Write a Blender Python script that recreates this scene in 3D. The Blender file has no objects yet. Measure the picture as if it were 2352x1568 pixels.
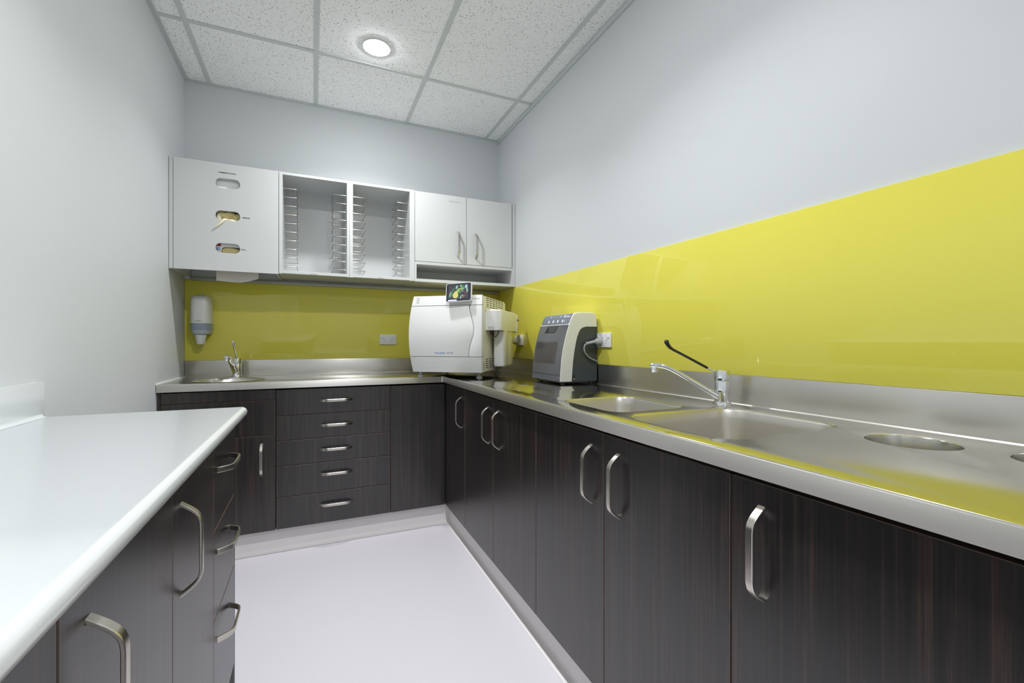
import bpy, bmesh, math, random
from mathutils import Vector, Matrix, Euler

random.seed(7)
S = bpy.context.scene
COL = S.collection
PI = math.pi

# ------------------------------------------------------------------ camera
cam_d = bpy.data.cameras.new('camera')
cam_d.sensor_width = 36.0
cam_d.lens = 1024.8 / 2352 * 36.0
cam_d.shift_y = 2.2 / 2352
cam_d.clip_start = 0.02
cam = bpy.data.objects.new('camera', cam_d)
COL.objects.link(cam)
cam.location = (0, 0, 1.1615)
cam.rotation_euler = (PI / 2, 0, -math.radians(24.0845))
S.camera = cam

# ------------------------------------------------------------------ world, exposure
W = bpy.data.worlds.new('world')
S.world = W
W.use_nodes = True
W.node_tree.nodes['Background'].inputs[0].default_value = (0.97, 0.98, 1.0, 1)
W.node_tree.nodes['Background'].inputs[1].default_value = 0.5
S.view_settings.view_transform = 'Standard'
S.view_settings.look = 'None'
S.view_settings.gamma = 1
S.view_settings.use_curve_mapping = False
S.view_settings.exposure = 0.30
S.cycles.use_denoising = True
S.cycles.max_bounces = 14
S.cycles.diffuse_bounces = 8
S.cycles.glossy_bounces = 6
S.cycles.sample_clamp_indirect = 6.0
S.cycles.caustics_reflective = False
S.cycles.caustics_refractive = False
LAMP_W = (12.0, 16.5, 22.0)   # watts of the recessed ceiling downlights, front to back
LAMP_COL = (0.965, 0.985, 1.0)
LIGHTS = [(0.318, 2.513), (0.318, 1.10), (0.318, -1.10)]  # the last one is unseen, added behind the camera for ambient fill

# ------------------------------------------------------------------ materials
def lin(h):
    h = h.lstrip('#')
    r = [int(h[i:i + 2], 16) / 255 for i in (0, 2, 4)]
    return tuple((c / 12.92 if c <= 0.04045 else ((c + 0.055) / 1.055) ** 2.4) for c in r) + (1,)

def mat(name, col, rough=0.5, metal=0.0, spec=0.5, aniso=0.0, tangent=None, emit=None, trans=0.0, coat=0.0, alpha=1.0):
    m = bpy.data.materials.new(name)
    m.use_nodes = True
    nt = m.node_tree
    b = nt.nodes['Principled BSDF']
    b.inputs['Base Color'].default_value = lin(col)
    b.inputs['Roughness'].default_value = rough
    b.inputs['Metallic'].default_value = metal
    b.inputs['Specular IOR Level'].default_value = spec
    b.inputs['Anisotropic'].default_value = aniso
    b.inputs['Transmission Weight'].default_value = trans
    b.inputs['Coat Weight'].default_value = coat
    b.inputs['Alpha'].default_value = alpha
    if emit:
        b.inputs['Emission Color'].default_value = lin(emit[0])
        b.inputs['Emission Strength'].default_value = emit[1]
    if tangent:
        v = nt.nodes.new('ShaderNodeCombineXYZ')
        for i in range(3):
            v.inputs[i].default_value = tangent[i]
        nt.links.new(v.outputs[0], b.inputs['Tangent'])
    return m

def nodes(m):
    nt = m.node_tree
    return nt, nt.nodes['Principled BSDF'], (lambda t: nt.nodes.new(t)), (lambda a, b: nt.links.new(a, b))

def pos_scaled(nt, N, Lk, scale, rand=False):
    g = N('ShaderNodeNewGeometry')
    mp = N('ShaderNodeMapping')
    mp.inputs['Scale'].default_value = scale
    Lk(g.outputs['Position'], mp.inputs['Vector'])
    if rand:
        oi = N('ShaderNodeObjectInfo')
        mul = N('ShaderNodeMath'); mul.operation = 'MULTIPLY'; mul.inputs[1].default_value = 37.0
        Lk(oi.outputs['Random'], mul.inputs[0])
        cx = N('ShaderNodeCombineXYZ')
        Lk(mul.outputs[0], cx.inputs[0]); Lk(mul.outputs[0], cx.inputs[1]); Lk(mul.outputs[0], cx.inputs[2])
        Lk(cx.outputs[0], mp.inputs['Location'])
    return mp.outputs[0]

def ramp(N, stops):
    r = N('ShaderNodeValToRGB')
    e = r.color_ramp.elements
    while len(e) < len(stops):
        e.new(0.5)
    for el, (p, c) in zip(e, stops):
        el.position = p
        el.color = c
    return r

M = {}
def paint(name, col, rough, bump=0.02, scale=90):
    m = mat(name, col, rough, spec=0.4)
    nt, b, N, Lk = nodes(m)
    n = N('ShaderNodeTexNoise'); n.inputs['Scale'].default_value = scale; n.inputs['Detail'].default_value = 3
    Lk(pos_scaled(nt, N, Lk, (1, 1, 1)), n.inputs['Vector'])
    bp = N('ShaderNodeBump'); bp.inputs['Strength'].default_value = bump; bp.inputs['Distance'].default_value = 0.002
    Lk(n.outputs['Fac'], bp.inputs['Height']); Lk(bp.outputs[0], b.inputs['Normal'])
    return m
M['wall'] = paint('wall_paint', '#CACDCF', 0.55)
M['floor'] = paint('vinyl_floor', '#D9D5DB', 0.30, 0.01, 300)
M['kick'] = paint('vinyl_skirting', '#E6E2E2', 0.45, 0.02, 200)
M['tee'] = mat('ceiling_grid_metal', '#C9CECC', 0.5)
M['angle'] = mat('wall_angle_metal', '#BFC4C4', 0.5)

# acoustic tile: pale grey mineral fibre with small dark fissures
m = M['tile'] = mat('acoustic_tile', '#E3E5E5', 0.9, spec=0.15)
nt, b, N, Lk = nodes(m)
p = pos_scaled(nt, N, Lk, (1, 1, 1))
nz = N('ShaderNodeTexNoise'); nz.inputs['Scale'].default_value = 60; nz.inputs['Detail'].default_value = 2
Lk(p, nz.inputs['Vector'])
mixv = N('ShaderNodeMix'); mixv.data_type = 'VECTOR'; mixv.inputs['Factor'].default_value = 0.012
Lk(p, mixv.inputs[4]); Lk(nz.outputs['Color'], mixv.inputs[5])
vo = N('ShaderNodeTexVoronoi'); vo.inputs['Scale'].default_value = 115
Lk(mixv.outputs[1], vo.inputs['Vector'])
sep = N('ShaderNodeSeparateColor'); Lk(vo.outputs['Color'], sep.inputs[0])
thr = N('ShaderNodeMath'); thr.operation = 'MULTIPLY'; thr.inputs[1].default_value = 0.34
Lk(sep.outputs[0], thr.inputs[0])
lt = N('ShaderNodeMath'); lt.operation = 'LESS_THAN'
Lk(vo.outputs['Distance'], lt.inputs[0]); Lk(thr.outputs[0], lt.inputs[1])
n3 = N('ShaderNodeTexNoise'); n3.inputs['Scale'].default_value = 160; n3.inputs['Detail'].default_value = 4
Lk(p, n3.inputs['Vector'])
r1 = ramp(N, [(0.3, lin('#F0F0F0')), (0.7, lin('#FBFCFC'))]); Lk(n3.outputs['Fac'], r1.inputs[0])
mc = N('ShaderNodeMix'); mc.data_type = 'RGBA'
Lk(lt.outputs[0], mc.inputs['Factor']); Lk(r1.outputs[0], mc.inputs[6]); mc.inputs[7].default_value = lin('#9A9690')
Lk(mc.outputs[2], b.inputs['Base Color'])
bp = N('ShaderNodeBump'); bp.inputs['Strength'].default_value = 0.35; bp.inputs['Distance'].default_value = 0.002
Lk(n3.outputs['Fac'], bp.inputs['Height']); Lk(bp.outputs[0], b.inputs['Normal'])

# dark wenge laminate with fine vertical grain
m = M['wood'] = mat('wenge_laminate', '#2B2625', 0.31, spec=0.8)
nt, b, N, Lk = nodes(m)
b.inputs['IOR'].default_value = 1.55
v1 = pos_scaled(nt, N, Lk, (60, 60, 0.9), True)
n0 = N('ShaderNodeTexNoise'); n0.inputs['Scale'].default_value = 1.0; n0.inputs['Detail'].default_value = 5; n0.inputs['Distortion'].default_value = 0.7
Lk(v1, n0.inputs['Vector'])
v2 = pos_scaled(nt, N, Lk, (300, 300, 3.5), True)
n1 = N('ShaderNodeTexNoise'); n1.inputs['Scale'].default_value = 1.0; n1.inputs['Detail'].default_value = 4; n1.inputs['Distortion'].default_value = 0.5
Lk(v2, n1.inputs['Vector'])
mx = N('ShaderNodeMath'); mx.operation = 'MULTIPLY_ADD'; mx.inputs[1].default_value = 0.5
Lk(n0.outputs['Fac'], mx.inputs[0])
hf = N('ShaderNodeMath'); hf.operation = 'MULTIPLY'; hf.inputs[1].default_value = 0.5
Lk(n1.outputs['Fac'], hf.inputs[0]); Lk(hf.outputs[0], mx.inputs[2])
r1 = ramp(N, [(0.40, lin('#0F0E0F')), (0.5, lin('#1A1615')), (0.61, lin('#382B26'))])
Lk(mx.outputs[0], r1.inputs[0]); Lk(r1.outputs[0], b.inputs['Base Color'])
bp = N('ShaderNodeBump'); bp.inputs['Strength'].default_value = 0.06; bp.inputs['Distance'].default_value = 0.001
Lk(n1.outputs['Fac'], bp.inputs['Height']); Lk(bp.outputs[0], b.inputs['Normal'])
M['wood_edge'] = mat('laminate_edge', '#5E4C43', 0.4)
M['carcass'] = mat('cabinet_carcass_black', '#0D0C0C', 0.6)

def steel(name, col, rough, aniso, tangent, stretch, bump=0.02):
    m = mat(name, col, rough, 1.0, aniso=aniso, tangent=tangent)
    nt, b, N, Lk = nodes(m)
    n = N('ShaderNodeTexNoise'); n.inputs['Scale'].default_value = 1; n.inputs['Detail'].default_value = 3
    Lk(pos_scaled(nt, N, Lk, stretch), n.inputs['Vector'])
    mr = N('ShaderNodeMapRange'); mr.inputs['To Min'].default_value = rough * 0.96; mr.inputs['To Max'].default_value = rough * 1.05
    Lk(n.outputs['Fac'], mr.inputs['Value']); Lk(mr.outputs[0], b.inputs['Roughness'])
    return m
m = M['steel_top'] = mat('brushed_steel_top', '#D8D5CE', 0.13, 1.0, aniso=0.2)
nt, b, N, Lk = nodes(m)
g = N('ShaderNodeNewGeometry'); sx_ = N('ShaderNodeSeparateXYZ'); Lk(g.outputs['Position'], sx_.inputs[0])
gt = N('ShaderNodeMath'); gt.operation = 'GREATER_THAN'; gt.inputs[1].default_value = 0.746; Lk(sx_.outputs[0], gt.inputs[0])
iv = N('ShaderNodeMath'); iv.operation = 'SUBTRACT'; iv.inputs[0].default_value = 1.0; Lk(gt.outputs[0], iv.inputs[1])
cx_ = N('ShaderNodeCombineXYZ'); Lk(iv.outputs[0], cx_.inputs[0]); Lk(gt.outputs[0], cx_.inputs[1])
cr = N('ShaderNodeVectorMath'); cr.operation = 'CROSS_PRODUCT'; Lk(cx_.outputs[0], cr.inputs[0]); Lk(g.outputs['Normal'], cr.inputs[1])
Lk(cr.outputs[0], b.inputs['Tangent'])
M['steel_up'] = steel('brushed_steel_upstand', '#CCC9C4', 0.28, 0.6, (0, 0, 1), (3, 3, 500))
M['steel_bowl'] = mat('brushed_steel_bowl', '#CDC9C2', 0.36, 1.0)
M['steel_chute'] = mat('steel_chute', '#BDBAB2', 0.22, 1.0)
M['steel_edge'] = mat('brushed_steel_edge', '#DAD7D2', 0.45, 1.0, aniso=0.7, tangent=(0, 0, 1))
M['handle'] = mat('brushed_nickel', '#C9C4BC', 0.28, 1.0)
M['chrome'] = mat('chrome', '#E2E4E6', 0.05, 1.0)
M['wire'] = mat('steel_wire', '#A9A59E', 0.3, 1.0)
M['rail'] = mat('grey_metal_rail', '#A5A7A2', 0.4, 0.3)
M['glass'] = mat('yellow_back_painted_glass', '#DDD558', 0.03, spec=0.5)
M['white_lam'] = mat('white_laminate', '#CBCDCD', 0.25)
M['bench'] = mat('white_bench_laminate', '#D2D5D8', 0.16)
M['upstand_w'] = mat('white_bench_upstand', '#D6DADD', 0.18)
M['plastic_w'] = mat('white_plastic', '#DDDDDB', 0.3)
M['plastic_c'] = mat('cream_plastic', '#DEDBC8', 0.35)
M['plastic_g'] = mat('light_grey_plastic', '#C3C7CB', 0.3)
M['soap_win'] = mat('blue_grey_window', '#8D99AA', 0.15)
M['seam'] = mat('dark_seam', '#6E6E6A', 0.5)
M['slot'] = mat('black_slot', '#191A18', 0.6)
M['black'] = mat('black_rubber', '#0C0C0C', 0.35)
M['dev_dark'] = mat('charcoal_plastic', '#3B4145', 0.32)
M['dev_cover'] = mat('smoky_grey_cover', '#5C5D61', 0.16)
M['dev_win'] = mat('smoky_window', '#4A4746', 0.08)
M['dev_panel'] = mat('grey_control_panel', '#6F757F', 0.3)
M['dev_pale'] = mat('pale_grey_button', '#E9EAEE', 0.4)
M['grey_plug'] = mat('grey_plug_plastic', '#A2A5A8', 0.4)
M['blue_led'] = mat('blue_led', '#8FA4FF', 0.4, emit=('#8FA4FF', 1.0))
M['ink'] = mat('black_print', '#44464A', 0.6)
M['ink_grey'] = mat('grey_print', '#9FA2A6', 0.6)
M['ink_blue'] = mat('blue_print', '#6C8FC4', 0.6)
M['ink_violet'] = mat('violet_print', '#9E93B4', 0.6)
M['ink_red'] = mat('red_print', '#8A1212', 0.5)
M['carton'] = mat('white_carton', '#E8EAEA', 0.5)
M['cream'] = mat('cream_latex', '#CDBE86', 0.5)
M['cream2'] = mat('pale_latex', '#E8E2C8', 0.5)
M['tissue'] = mat('white_tissue', '#EDEAE4', 0.8)
M['paper'] = mat('paper_towel', '#E4E0DA', 0.85)
M['silicone'] = mat('white_sealant', '#E8EAEA', 0.4)
M['bezel'] = mat('dark_tablet_bezel', '#33353F', 0.12)
def screen(n, c):
    return mat(n, '#101010', 0.2, emit=(c, 0.85))

# ------------------------------------------------------------------ mesh helpers
def new_bm():
    return bmesh.new()

def a_box(bm, x0, x1, y0, y1, z0, z1, bev=0.0, seg=2):
    r = bmesh.ops.create_cube(bm, size=1.0)
    vs = r['verts']
    bmesh.ops.scale(bm, vec=(abs(x1 - x0), abs(y1 - y0), abs(z1 - z0)), verts=vs)
    bmesh.ops.translate(bm, vec=((x0 + x1) / 2, (y0 + y1) / 2, (z0 + z1) / 2), verts=vs)
    if bev > 0:
        es = list({e for v in vs for e in v.link_edges})
        bmesh.ops.bevel(bm, geom=es, offset=bev, segments=seg, affect='EDGES', profile=0.6)
    return bm

def a_loft(bm, loops, cap0=True, cap1=True, closed=True):
    rows = [[bm.verts.new(p) for p in lp] for lp in loops]
    n = len(rows[0])
    for a, c in zip(rows, rows[1:]):
        for i in range(n if closed else n - 1):
            j = (i + 1) % n
            bm.faces.new((a[i], a[j], c[j], c[i]))
    if cap0:
        bm.faces.new(list(reversed(rows[0])))
    if cap1:
        bm.faces.new(rows[-1])
    return bm

def frame_at(pts, i):
    t = (pts[min(i + 1, len(pts) - 1)] - pts[max(i - 1, 0)]).normalized()
    return t

def a_tube(bm, pts, rad, n=10, cap=True):
    pts = [Vector(p) for p in pts]
    rads = rad if isinstance(rad, (list, tuple)) else [rad] * len(pts)
    t0 = frame_at(pts, 0)
    up = Vector((0, 0, 1)) if abs(t0.z) < 0.9 else Vector((1, 0, 0))
    u = t0.cross(up).normalized()
    loops = []
    for i, p in enumerate(pts):
        t = frame_at(pts, i)
        u = (u - t * u.dot(t)).normalized()
        v = t.cross(u)
        loops.append([p + (u * math.cos(a) + v * math.sin(a)) * rads[i] for a in [2 * PI * k / n for k in range(n)]])
    a_loft(bm, loops, cap, cap)
    return bm

def a_lathe(bm, prof, n=32, c=(0, 0), cap0=True, cap1=True):
    loops = [[(c[0] + r * math.cos(2 * PI * k / n), c[1] + r * math.sin(2 * PI * k / n), z) for k in range(n)] for r, z in prof]
    return a_loft(bm, loops, cap0, cap1)

def a_prism(bm, poly, d0, d1, axis='y'):
    """poly of 2-D points extruded along an axis: axis y -> (x,z) points, axis x -> (y,z), axis z -> (x,y)"""
    def P3(p, d):
        return {'y': (p[0], d, p[1]), 'x': (d, p[0], p[1]), 'z': (p[0], p[1], d)}[axis]
    return a_loft(bm, [[P3(p, d0) for p in poly], [P3(p, d1) for p in poly]])

def rrect(x0, x1, y0, y1, r, n=6):
    out = []
    for cx, cy, a0 in ((x1 - r, y1 - r, 0), (x0 + r, y1 - r, 90), (x0 + r, y0 + r, 180), (x1 - r, y0 + r, 270)):
        for k in range(n + 1):
            a = math.radians(a0 + 90 * k / n)
            out.append((cx + r * math.cos(a), cy + r * math.sin(a)))
    return out

def circ(cx, cy, r, n=40):
    return [(cx + r * math.cos(2 * PI * k / n), cy + r * math.sin(2 * PI * k / n)) for k in range(n)]

def smooth(me, ang=35):
    me.polygons.foreach_set('use_smooth', [True] * len(me.polygons))
    me.set_sharp_from_angle(angle=math.radians(ang))

def link(name, me, m, parent=None, mtx=None, kind=None):
    o = bpy.data.objects.new(name, me)
    COL.objects.link(o)
    if m is not None and not me.materials:
        me.materials.append(m)
    if parent is not None:
        o.parent = parent
        if parent.get('_world'):
            o.matrix_parent_inverse = Matrix.Translation(-parent.location)
    if mtx is not None:
        o.matrix_basis = mtx
    if kind:
        o['kind'] = kind
    return o

def obj(name, bm, m, parent=None, mtx=None, ang=35, kind=None, label=None):
    bmesh.ops.recalc_face_normals(bm, faces=bm.faces[:])
    me = bpy.data.meshes.new(name)
    bm.to_mesh(me)
    bm.free()
    smooth(me, ang)
    o = link(name, me, m, parent, mtx, kind)
    if label:
        o['label'] = label
    return o

def bxo(name, x0, x1, y0, y1, z0, z1, m, parent=None, bev=0.0, kind=None, label=None):
    return obj(name, a_box(new_bm(), x0, x1, y0, y1, z0, z1, bev), m, parent, kind=kind, label=label)

def tag(o, label, cat, group=None):
    o['label'] = label; o['category'] = cat
    if group:
        o['group'] = group
    return o

def thing(name, label, cat, loc, rotz=0.0, group=None, world=True):
    """an Empty at the base of a thing; world=True -> its parts are written in room coordinates"""
    o = bpy.data.objects.new(name, None)
    COL.objects.link(o)
    o.empty_display_size = 0.05
    o.location = loc
    o.rotation_euler = (0, 0, rotz)
    if world and rotz == 0.0:
        o['_world'] = 1
    return tag(o, label, cat, group)

def plate(name, polys, thick, bev, m, parent=None, mtx=None, label=None):
    """flat plate with holes, lying in XY, its top at z=0 before mtx"""
    cu = bpy.data.curves.new(name, 'CURVE')
    cu.dimensions = '2D'
    cu.fill_mode = 'BOTH'
    cu.extrude = thick / 2 - bev
    cu.bevel_depth = bev
    cu.bevel_resolution = 2
    cu.offset = -bev
    for poly in polys:
        s = cu.splines.new('POLY')
        s.points.add(len(poly) - 1)
        for q, (x, y) in zip(s.points, poly):
            q.co = (x, y, 0, 1)
        s.use_cyclic_u = True
    tmp = bpy.data.objects.new('tmp', cu)
    COL.objects.link(tmp)
    dg = bpy.context.evaluated_depsgraph_get()
    me = bpy.data.meshes.new_from_object(tmp.evaluated_get(dg))
    bpy.data.objects.remove(tmp)
    bpy.data.curves.remove(cu)
    bm = new_bm(); bm.from_mesh(me)
    bmesh.ops.remove_doubles(bm, verts=bm.verts[:], dist=1e-5)
    bmesh.ops.translate(bm, vec=(0, 0, -thick / 2), verts=bm.verts[:])
    if mtx is not None:
        bmesh.ops.transform(bm, matrix=mtx, verts=bm.verts[:])
    bm.to_mesh(me); bm.free()
    me.materials.clear()
    smooth(me, 30 if bev > 0.002 else 1)
    me.name = name
    o = link(name, me, m, parent)
    if label:
        o['label'] = label
    return o

def text(name, body, size, m, parent, mtx, align='CENTER', shear=0.0, bold=0.0, sx=1.0, label=None):
    cu = bpy.data.curves.new(name, 'FONT')
    cu.body = body; cu.size = size; cu.align_x = align; cu.align_y = 'CENTER'
    cu.extrude = 0.0003; cu.shear = shear; cu.offset = bold; cu.resolution_u = 2
    tmp = bpy.data.objects.new('tmp', cu)
    COL.objects.link(tmp)
    dg = bpy.context.evaluated_depsgraph_get()
    me = bpy.data.meshes.new_from_object(tmp.evaluated_get(dg))
    bpy.data.objects.remove(tmp)
    bpy.data.curves.remove(cu)
    me.materials.clear()
    me.transform(mtx @ Matrix.Diagonal((sx, 1, 1, 1)))
    me.name = name
    o = link(name, me, m, parent)
    if label:
        o['label'] = label
    return o

T = Matrix.Translation
def RX(d): return Matrix.Rotation(math.radians(d), 4, 'X')
def RY(d): return Matrix.Rotation(math.radians(d), 4, 'Y')
def RZ(d): return Matrix.Rotation(math.radians(d), 4, 'Z')

# ------------------------------------------------------------------ key dimensions
XL, XR, YB, ZC = -0.712, 1.351, 3.294, 2.761
YF = -2.2                      # wall behind the camera
ZT = 0.95                      # worktop height
YD, XD, XBF = 2.764, 0.770, -0.230   # faces of the back, right and left-bench cabinet fronts
ZD0, ZD1 = 0.131, 0.898        # bottom and top of the door fronts
YU = 2.961                     # face of wall-cabinet doors

# ------------------------------------------------------------------ room shell
bxo('floor', XL - .1, XR + .1, YF - .1, YB + .1, -0.08, 0.0, M['floor'], kind='structure')
bxo('wall_back', XL - .1, XR + .1, YB, YB + .1, 0, 2.95, M['wall'], kind='structure')
bxo('wall_right', XR, XR + .1, YF, YB, 0, 2.95, M['wall'], kind='structure')
bxo('wall_left', XL - .1, XL, YF, YB, 0, 2.95, M['wall'], kind='structure')
bxo('wall_rear', XL - .1, XR + .1, YF - .1, YF, 0, 2.95, M['wall'], kind='structure')

ceil = bxo('ceiling', XL, XR, YF, YB, 2.88, 2.92, M['tile'], kind='structure')
mains = [-0.581, 0.020, 0.627, 1.243]
cross = [2.690, 1.490, 0.290, -0.910, -2.110]
xs = [XL] + mains + [XR]
ys = [YB] + cross + [YF]
hx = 0.012
for i in range(len(xs) - 1):
    for j in range(len(ys) - 1):
        x0, x1 = xs[i] + (0.003 if i == 0 else 0.004), xs[i + 1] - (0.003 if i == len(xs) - 2 else 0.004)
        y1, y0 = ys[j] - 0.004, ys[j + 1] + 0.004
        dz = random.uniform(0, 0.0015)
        holes = [circ(lx, ly, 0.066) for lx, ly in LIGHTS if x0 < lx < x1 and y0 < ly < y1]
        if holes:
            plate('ceiling_tile', [[(x0, y0), (x1, y0), (x1, y1), (x0, y1)]] + holes, 0.012, 0.0, M['tile'], ceil, T((0, 0, ZC + 0.0045 + 0.012 + dz)))
        else:
            bxo('ceiling_tile', x0, x1, y0, y1, ZC + 0.0045 + dz, ZC + 0.0165 + dz, M['tile'], ceil)
for x in mains:
    prev = YF
    for yb in (-0.84, 0.36 if x < 0.3 else 0.9, 2.363 if x < 0.3 else 2.336, YB):   # main tees are spliced in lengths
        bm = new_bm()
        a_box(bm, x - hx, x + hx, prev + 0.0008, yb - 0.0008, ZC, ZC + 0.0035)
        a_box(bm, x - 0.001, x + 0.001, prev + 0.0008, yb - 0.0008, ZC + 0.003, ZC + 0.03)
        obj('grid_tee', bm, M['tee'], ceil)
        prev = yb
for y in cross:
    for i in range(len(xs) - 1):
        x0 = xs[i] + (hx if i else 0.002); x1 = xs[i + 1] - (hx if i < len(xs) - 2 else 0.002)
        bm = new_bm()
        a_box(bm, x0, x1, y - hx, y + hx, ZC + 0.0006, ZC + 0.004)
        a_box(bm, x0, x1, y - 0.001, y + 0.001, ZC + 0.0035, ZC + 0.03)
        obj('grid_tee', bm, M['tee'], ceil)
bxo('trim_1', XL, XL + 0.022, YF, YB, ZC - 0.001, ZC + 0.003, M['angle'], kind='structure')
bxo('trim_2', XL, XR, YB - 0.010, YB, ZC - 0.006, ZC + 0.003, M['angle'], kind='structure')
bm = new_bm(); a_box(bm, XR - 0.008, XR, YF, YB - 0.01, ZC - 0.028, ZC + 0.003, 0.001)
obj('trim_3', bm, M['angle'], kind='structure')

# coved vinyl skirting on the plinths
def cove(name, p0, p1, out):
    """skirting from p0 to p1 (xy), 'out' = unit vector into the room"""
    prof = [(0.0, 0.0)] + [(0.028 - 0.028 * math.sin(math.radians(a)), 0.028 - 0.028 * math.cos(math.radians(a))) for a in range(0, 91, 15)]
    prof = [(0.030, 0.0006), (0.028, 0.0012)] + [(d + 0.0015, z + 0.0015) for d, z in prof[1:]] + [(0.0, 0.128), (-0.006, 0.128), (-0.006, 0.0)]
    L0 = [Vector((p0[0] + out[0] * d, p0[1] + out[1] * d, z)) for d, z in prof]
    L1 = [Vector((p1[0] + out[0] * d, p1[1] + out[1] * d, z)) for d, z in prof]
    return obj(name, a_loft(new_bm(), [L0, L1]), M['kick'], kind='structure')
cove('baseboard_back', (XL + 0.002, 2.812), (0.812, 2.812), (0, -1))
cove('baseboard_right', (0.812, YF), (0.812, 2.812), (-1, 0))
cove('baseboard_left', (-0.272, YF), (-0.272, 1.672), (1, 0))

# ------------------------------------------------------------------ downlights
for i, (lx, ly) in enumerate(LIGHTS):
    lab = ['round white recessed downlight glowing in the ceiling tile above the wall cabinets',
           'round recessed downlight over the middle of the room, above the sinks',
           'unseen round downlight added in the ceiling behind the camera for ambient fill'][i]
    t = thing('ceiling_downlight', lab, 'downlight', (lx, ly, ZC))
    bm = new_bm()
    a_lathe(bm, [(0.060, ZC + 0.012), (0.060, ZC - 0.0005), (0.064, ZC - 0.0025), (0.072, ZC - 0.0015), (0.073, ZC + 0.0042), (0.066, ZC + 0.0044), (0.065, ZC + 0.012)], 48, (lx, ly), False, False)
    obj('trim_ring', bm, M['plastic_w'], t)
    bm = new_bm()
    a_lathe(bm, [(0.0597, ZC + 0.002), (0.0595, ZC - 0.0010), (0.0575, ZC - 0.0045), (0.050, ZC - 0.0075), (0.030, ZC - 0.0100), (0.004, ZC - 0.0108)], 40, (lx, ly))
    dm = mat('lit_diffuser', '#FFFFFF', 0.5)
    eb = dm.node_tree.nodes['Principled BSDF']
    eb.inputs['Emission Color'].default_value = LAMP_COL + (1,)
    eb.inputs['Emission Strength'].default_value = LAMP_W[i] * 13.5
    obj('diffuser', bm, dm, t, ang=60)
    ld = bpy.data.lights.new('downlight_lamp', 'AREA')      # the forward beam of the same lens
    ld.shape = 'DISK'; ld.size = 0.100; ld.energy = LAMP_W[i] * 0.72; ld.color = LAMP_COL; ld.spread = math.radians(128)
    lo = bpy.data.objects.new('lamp', ld)
    COL.objects.link(lo)
    lo.parent = t
    lo.location = (0, 0, -0.0112)

# ------------------------------------------------------------------ glass splashbacks
tag(bxo('glass_splashback', XL + 0.002, 1.344, 3.288, 3.2935, 1.050, 1.5640, M['glass'], bev=0.001),
    'glossy yellow glass splashback on the back wall behind the soap dispenser and steriliser', 'splashback')
tag(bxo('glass_splashback', 1.345, 1.3505, YF + 0.9, 3.2875, 1.050, 1.5630, M['glass'], bev=0.001),
    'long glossy yellow glass splashback along the right wall above the sinks', 'splashback')

# ------------------------------------------------------------------ handles
def handle_mesh():
    prof = [(-0.090, 0.000), (-0.086, 0.006), (-0.077, 0.018), (-0.070, 0.0255), (-0.062, 0.0315), (-0.053, 0.0345), (-0.044, 0.0355), (0, 0.0355)]
    prof = prof + [(-s, h) for s, h in reversed(prof[:-1])]
    w, th = 0.0075, 0.0055
    loops = []
    for i, (s, h) in enumerate(prof):
        a = Vector(prof[max(i - 1, 0)]); c = Vector(prof[min(i + 1, len(prof) - 1)])
        t = (c - a).normalized()
        nrm = Vector((-t.y, t.x))
        o_ = Vector((s, h)); q = o_ - nrm * th
        if i in (0, len(prof) - 1):
            q.y = 0.0; q.x = s + (0.008 if i == 0 else -0.008)
        e = 0.0012
        ring = []
        for (pt, x) in ((o_, -w + e), (o_, w - e), (o_ - nrm * e, w), (q + nrm * e, w), (q, w - e), (q, -w + e), (q + nrm * e, -w), (o_ - nrm * e, -w)):
            ring.append((x, -pt.y, pt.x))
        loops.append(ring)
    bm = a_loft(new_bm(), loops)
    bmesh.ops.recalc_face_normals(bm, faces=bm.faces[:])
    me = bpy.data.meshes.new('bow_handle')
    bm.to_mesh(me); bm.free(); smooth(me, 28)
    me.materials.append(M['handle'])
    return me
HM = handle_mesh()
def handle(parent, x, y, z, facing, horizontal=False):
    """facing: 'y' (towards -y), 'x' (towards -x), 'X' (towards +x)"""
    rot = {'y': Matrix.Identity(4), 'x': RZ(-90), 'X': RZ(90)}[facing]
    if horizontal:
        rot = rot @ RY(90)
    return link('handle', HM, None, parent, T((x, y, z)) @ rot)

# ------------------------------------------------------------------ base cabinets
G = 0.0015
def front(name, parent, a0, a1, z0, z1, facing, m=None, th=0.018, face=None):
    """a flat laminate front; a0..a1 is x for the back run, y for side runs"""
    m = m or M['wood']
    a0 += G; a1 -= G; z0 += G; z1 -= G
    if facing == 'y':
        f = YD if face is None else face
        bm = a_box(new_bm(), a0, a1, f, f + th, z0, z1, 0.0012, 1)
    elif facing == 'x':
        bm = a_box(new_bm(), XD, XD + th, a0, a1, z0, z1, 0.0012, 1)
    else:
        bm = a_box(new_bm(), XBF - th, XBF, a0, a1, z0, z1, 0.0012, 1)
    bmesh.ops.recalc_face_normals(bm, faces=bm.faces[:])
    ax = 1 if facing == 'y' else 0
    if m is M['wood']:
        bm.normal_update()
        for f_ in bm.faces:
            if abs(f_.normal[ax]) < 0.9:
                f_.material_index = 1
    o = obj(name, bm, m, parent)
    if m is M['wood']:
        o.data.materials.append(M['wood_edge'])
    return o

def carcass(parent, x0, x1, y0, y1, z0=0.130, z1=0.898, open_top=True):
    bm = new_bm(); t = 0.016
    a_box(bm, x0, x0 + t, y0, y1, z0, z1); a_box(bm, x1 - t, x1, y0, y1, z0, z1)
    a_box(bm, x0 + t, x1 - t, y0, y0 + t, z0, z1); a_box(bm, x0 + t, x1 - t, y1 - t, y1, z0, z1)
    a_box(bm, x0 + t, x1 - t, y0 + t, y1 - t, z0, z0 + t)
    return obj('carcass', bm, M['carcass'], parent)

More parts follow.
